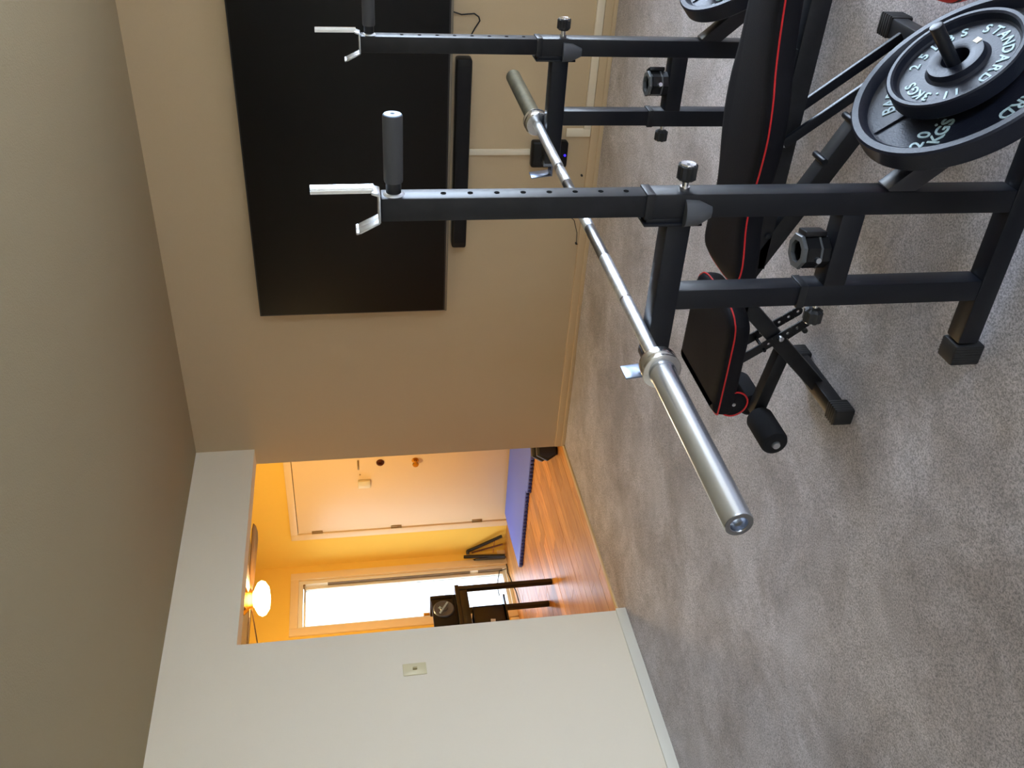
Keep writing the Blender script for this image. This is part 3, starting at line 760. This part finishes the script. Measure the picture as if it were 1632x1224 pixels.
# blue foam mat with a ridged dark edge
bm_ = empty('exercise_mat', (6.0, 5.35, 0), label='blue foam mat on the wood floor before the entry door', cat='mat')
mb = MB(); n = 40
def medge(k): return 5.62 + .05*(k/n) + (.03 if k > n*.55 else 0)
pts = [(6.41, 4.3), (6.41, 6.22), (6.08, 6.22)] + [(5.64, 6.16)] + [(5.66, 5.25), (5.60, 5.22), (5.60, 4.3)]
mb.prism([(x-6.0, y-5.35) for x, y in pts], (0, 0, .001), (1, 0, 0), (0, 1, 0), (0, 0, 1), .035, .006)
mb.build('mat_body', M_mat, bm_)
r = MB()
for k in range(44):
    yy = 4.32 + k*.0415
    if yy > 6.14: break
    x0 = (5.60 if yy < 5.22 else 5.655 - (yy-5.25)*.016) - 6.0
    r.box(x0-.014, x0+.002, yy-5.35, yy-5.35+.020, .001, .028, .003)
r.build('ridged_edge', M_matd, bm_)['kind'] = 'stuff'

# hex dumbbell by the wall end
hd = empty('hex_dumbbell', (5.06, 4.30, 0), math.radians(42), label='black hexagonal dumbbell on the wood floor beside the wall end', cat='dumbbell')
def hexhead(x0, x1, r=.085):
    k = MB(); rg = []
    for x, rr in ((x0, r*.8), (x0+(x1-x0)*.18, r), (x0+(x1-x0)*.82, r), (x1, r*.8)):
        rg.append([k.bm.verts.new((x, rr*math.cos(PI/3*q), r*math.cos(PI/6)+rr*math.sin(PI/3*q))) for q in range(6)])
    for A, B in zip(rg[:-1], rg[1:]):
        for q in range(6): k.bm.faces.new((A[q], A[(q+1) % 6], B[(q+1) % 6], B[q]))
    k.bm.faces.new(rg[0]); k.bm.faces.new(rg[-1]); return k
hexhead(-.14, -.055).build('hex_head', M_rubber, hd); hexhead(.055, .14).build('hex_head', M_rubber, hd)
MB().cyl((-.06, 0, .0736), (.06, 0, .0736), .015, 20).build('handle', M_zinc, hd)

# small black table with a speaker-like dumbbell cradle on it
tb = empty('side_table', (4.37, 5.41, 0), label='black side table with thin legs standing before the patio door', cat='table')
tx1, tx0 = .345, -.30; ty0, ty1 = -.13, .17
MB().box(tx0, tx1, ty0, ty1, .715, .745, .004).build('tabletop', M_blackw, tb)
ap = MB(); ap.box(tx0+.02, tx1-.02, ty0+.012, ty0+.030, .655, .715, .002); ap.box(tx0+.02, tx1-.02, ty1-.03, ty1-.012, .655, .715, .002); ap.box(tx1-.032, tx1-.014, ty0+.02, ty1-.02, .655, .715, .002); ap.box(tx0+.014, tx0+.032, ty0+.02, ty1-.02, .655, .715, .002)
ap.build('apron', M_blackw, tb)
for lx in (tx0+.025, tx1-.025):
    for ly in (ty0+.025, ty1-.025):
        MB().beam((lx, ly, .0), (lx, ly, .716), .036, .036, .003, (0, 1, 0)).build('leg', M_blackw, tb)
# open bin under the table with a paper in it
cb = empty('file_box', (4.31, 5.43, .385), label='black open box holding papers beneath the side table', cat='box')
k = MB(); k.box(-.2, .25, -.07, .07, .0, .012, .002); k.box(-.2, .25, -.07, -.055, 0, .24, .002); k.box(-.2, .25, .055, .07, 0, .24, .002); k.box(-.2, -.185, -.07, .07, 0, .24, .002); k.box(.235, .25, -.07, .07, 0, .24, .002)
k.box(-.30, .33, -.09, .10, -.012, 0, .002)
k.build('box_body', M_blackw, cb)
k = MB(); k.box(-.05, .10, -.078, -.072, .10, .135, .001, Matrix.Rotation(.12, 4, 'Y')); k.build('paper', M_paper, cb)
# adjustable dumbbell on table
ad = empty('adjustable_dumbbell', (4.43, 5.40, .745), label='black adjustable dumbbell in its tray on top of side table', cat='dumbbell')
MB().box(-.20, .225, -.085, .085, .0, .03, .004).build('tray', M_plastic, ad)
MB().box(.175, .225, -.09, .09, .02, .19, .008).build('end_housing', M_plastic, ad)
k = MB().box(-.13, .20, -.09, -.078, .015, .185, .006); k.build('side_housing', M_plastic, ad)
d0 = MB().lathe([(0, 0), (0, .075), (.006, .078), (.012, .074), (.014, .068), (.012, .064), (.012, .03), (.018, .026), (.020, 0)], (.085, -.090, .100), (0, -1, 0), 40).build('selector_dial', M_gplastic, ad)
MB().box(.025, .145, -.1125, -.1095, .093, .107, .001, Matrix.Translation((.085, 0, .10)) @ Matrix.Rotation(.6, 4, 'Y') @ Matrix.Translation((-.085, 0, -.10))).build('dial_pointer', M_letter, ad)
k = MB(); k.box(.07, .10, -.1135, -.111, .125, .131, .001); k.box(.082, .088, -.1135, -.111, .114, .142, .001); k.build('dial_mark', M_letter, ad)
MB().cyl((-.12, 0, .10), (.2, 0, .10), .016, 16).build('handle', M_rubber, ad)
for q in range(5): MB().cyl((-.15+.022*q, 0, .10), (-.15+.022*q+.015, 0, .10), .08, 32, .003).build('disc', M_iron, ad)

# folded black stand leaning in the corner
fs_ = empty('folding_chair', (6.35, 6.64, 0), label='folded dark folding chair leaning in the yellow corner', cat='folding chair')
def P3(*p): return Vector(p) - Vector((6.35, 6.42, 0))
MB().tube([P3(6.40, 6.30, .05), P3(6.42, 6.47, .33), P3(6.425, 6.50, .38), P3(6.40, 6.52, .38)], .016, 10).build('frame_leg', M_blackw, fs_)
MB().tube([P3(6.33, 6.34, .05), P3(6.40, 6.50, .34)], .008, 10).build('frame_leg', M_bronze, fs_)
MB().tube([P3(6.28, 6.45, .03), P3(6.38, 6.53, .42)], .017, 10).build('frame_leg', M_blackw, fs_)
k = MB(); k.prism([(0, 0), (.10, 0), (.12, .25), (.07, .33), (.02, .30)], P3(6.26, 6.46, .02), (.55, .80, 0), (.14, .14, .98), (.8, -.55, 0), .018, .004); k.build('seat_panel', M_blackw, fs_)
MB().tube([P3(6.33, 6.45, .14), P3(6.40, 6.36, .12)], .004, 8).build('crossbar', M_bronze, fs_)
# black cord by patio door
tag(MB().tube([(6.22, 6.73, .02), (6.18, 6.72, .02), (6.08, 6.70, .03), (5.92, 6.66, .018), (5.75, 6.60, .012), (5.60, 6.58, .010)], .006).tube([(6.17, 6.74, .03), (6.15, 6.74, .10), (5.97, 6.74, .15), (5.84, 6.74, .15)], .004).build('cord', M_rubber),
    'thin black cord trailing along floor below the patio door', 'cord')
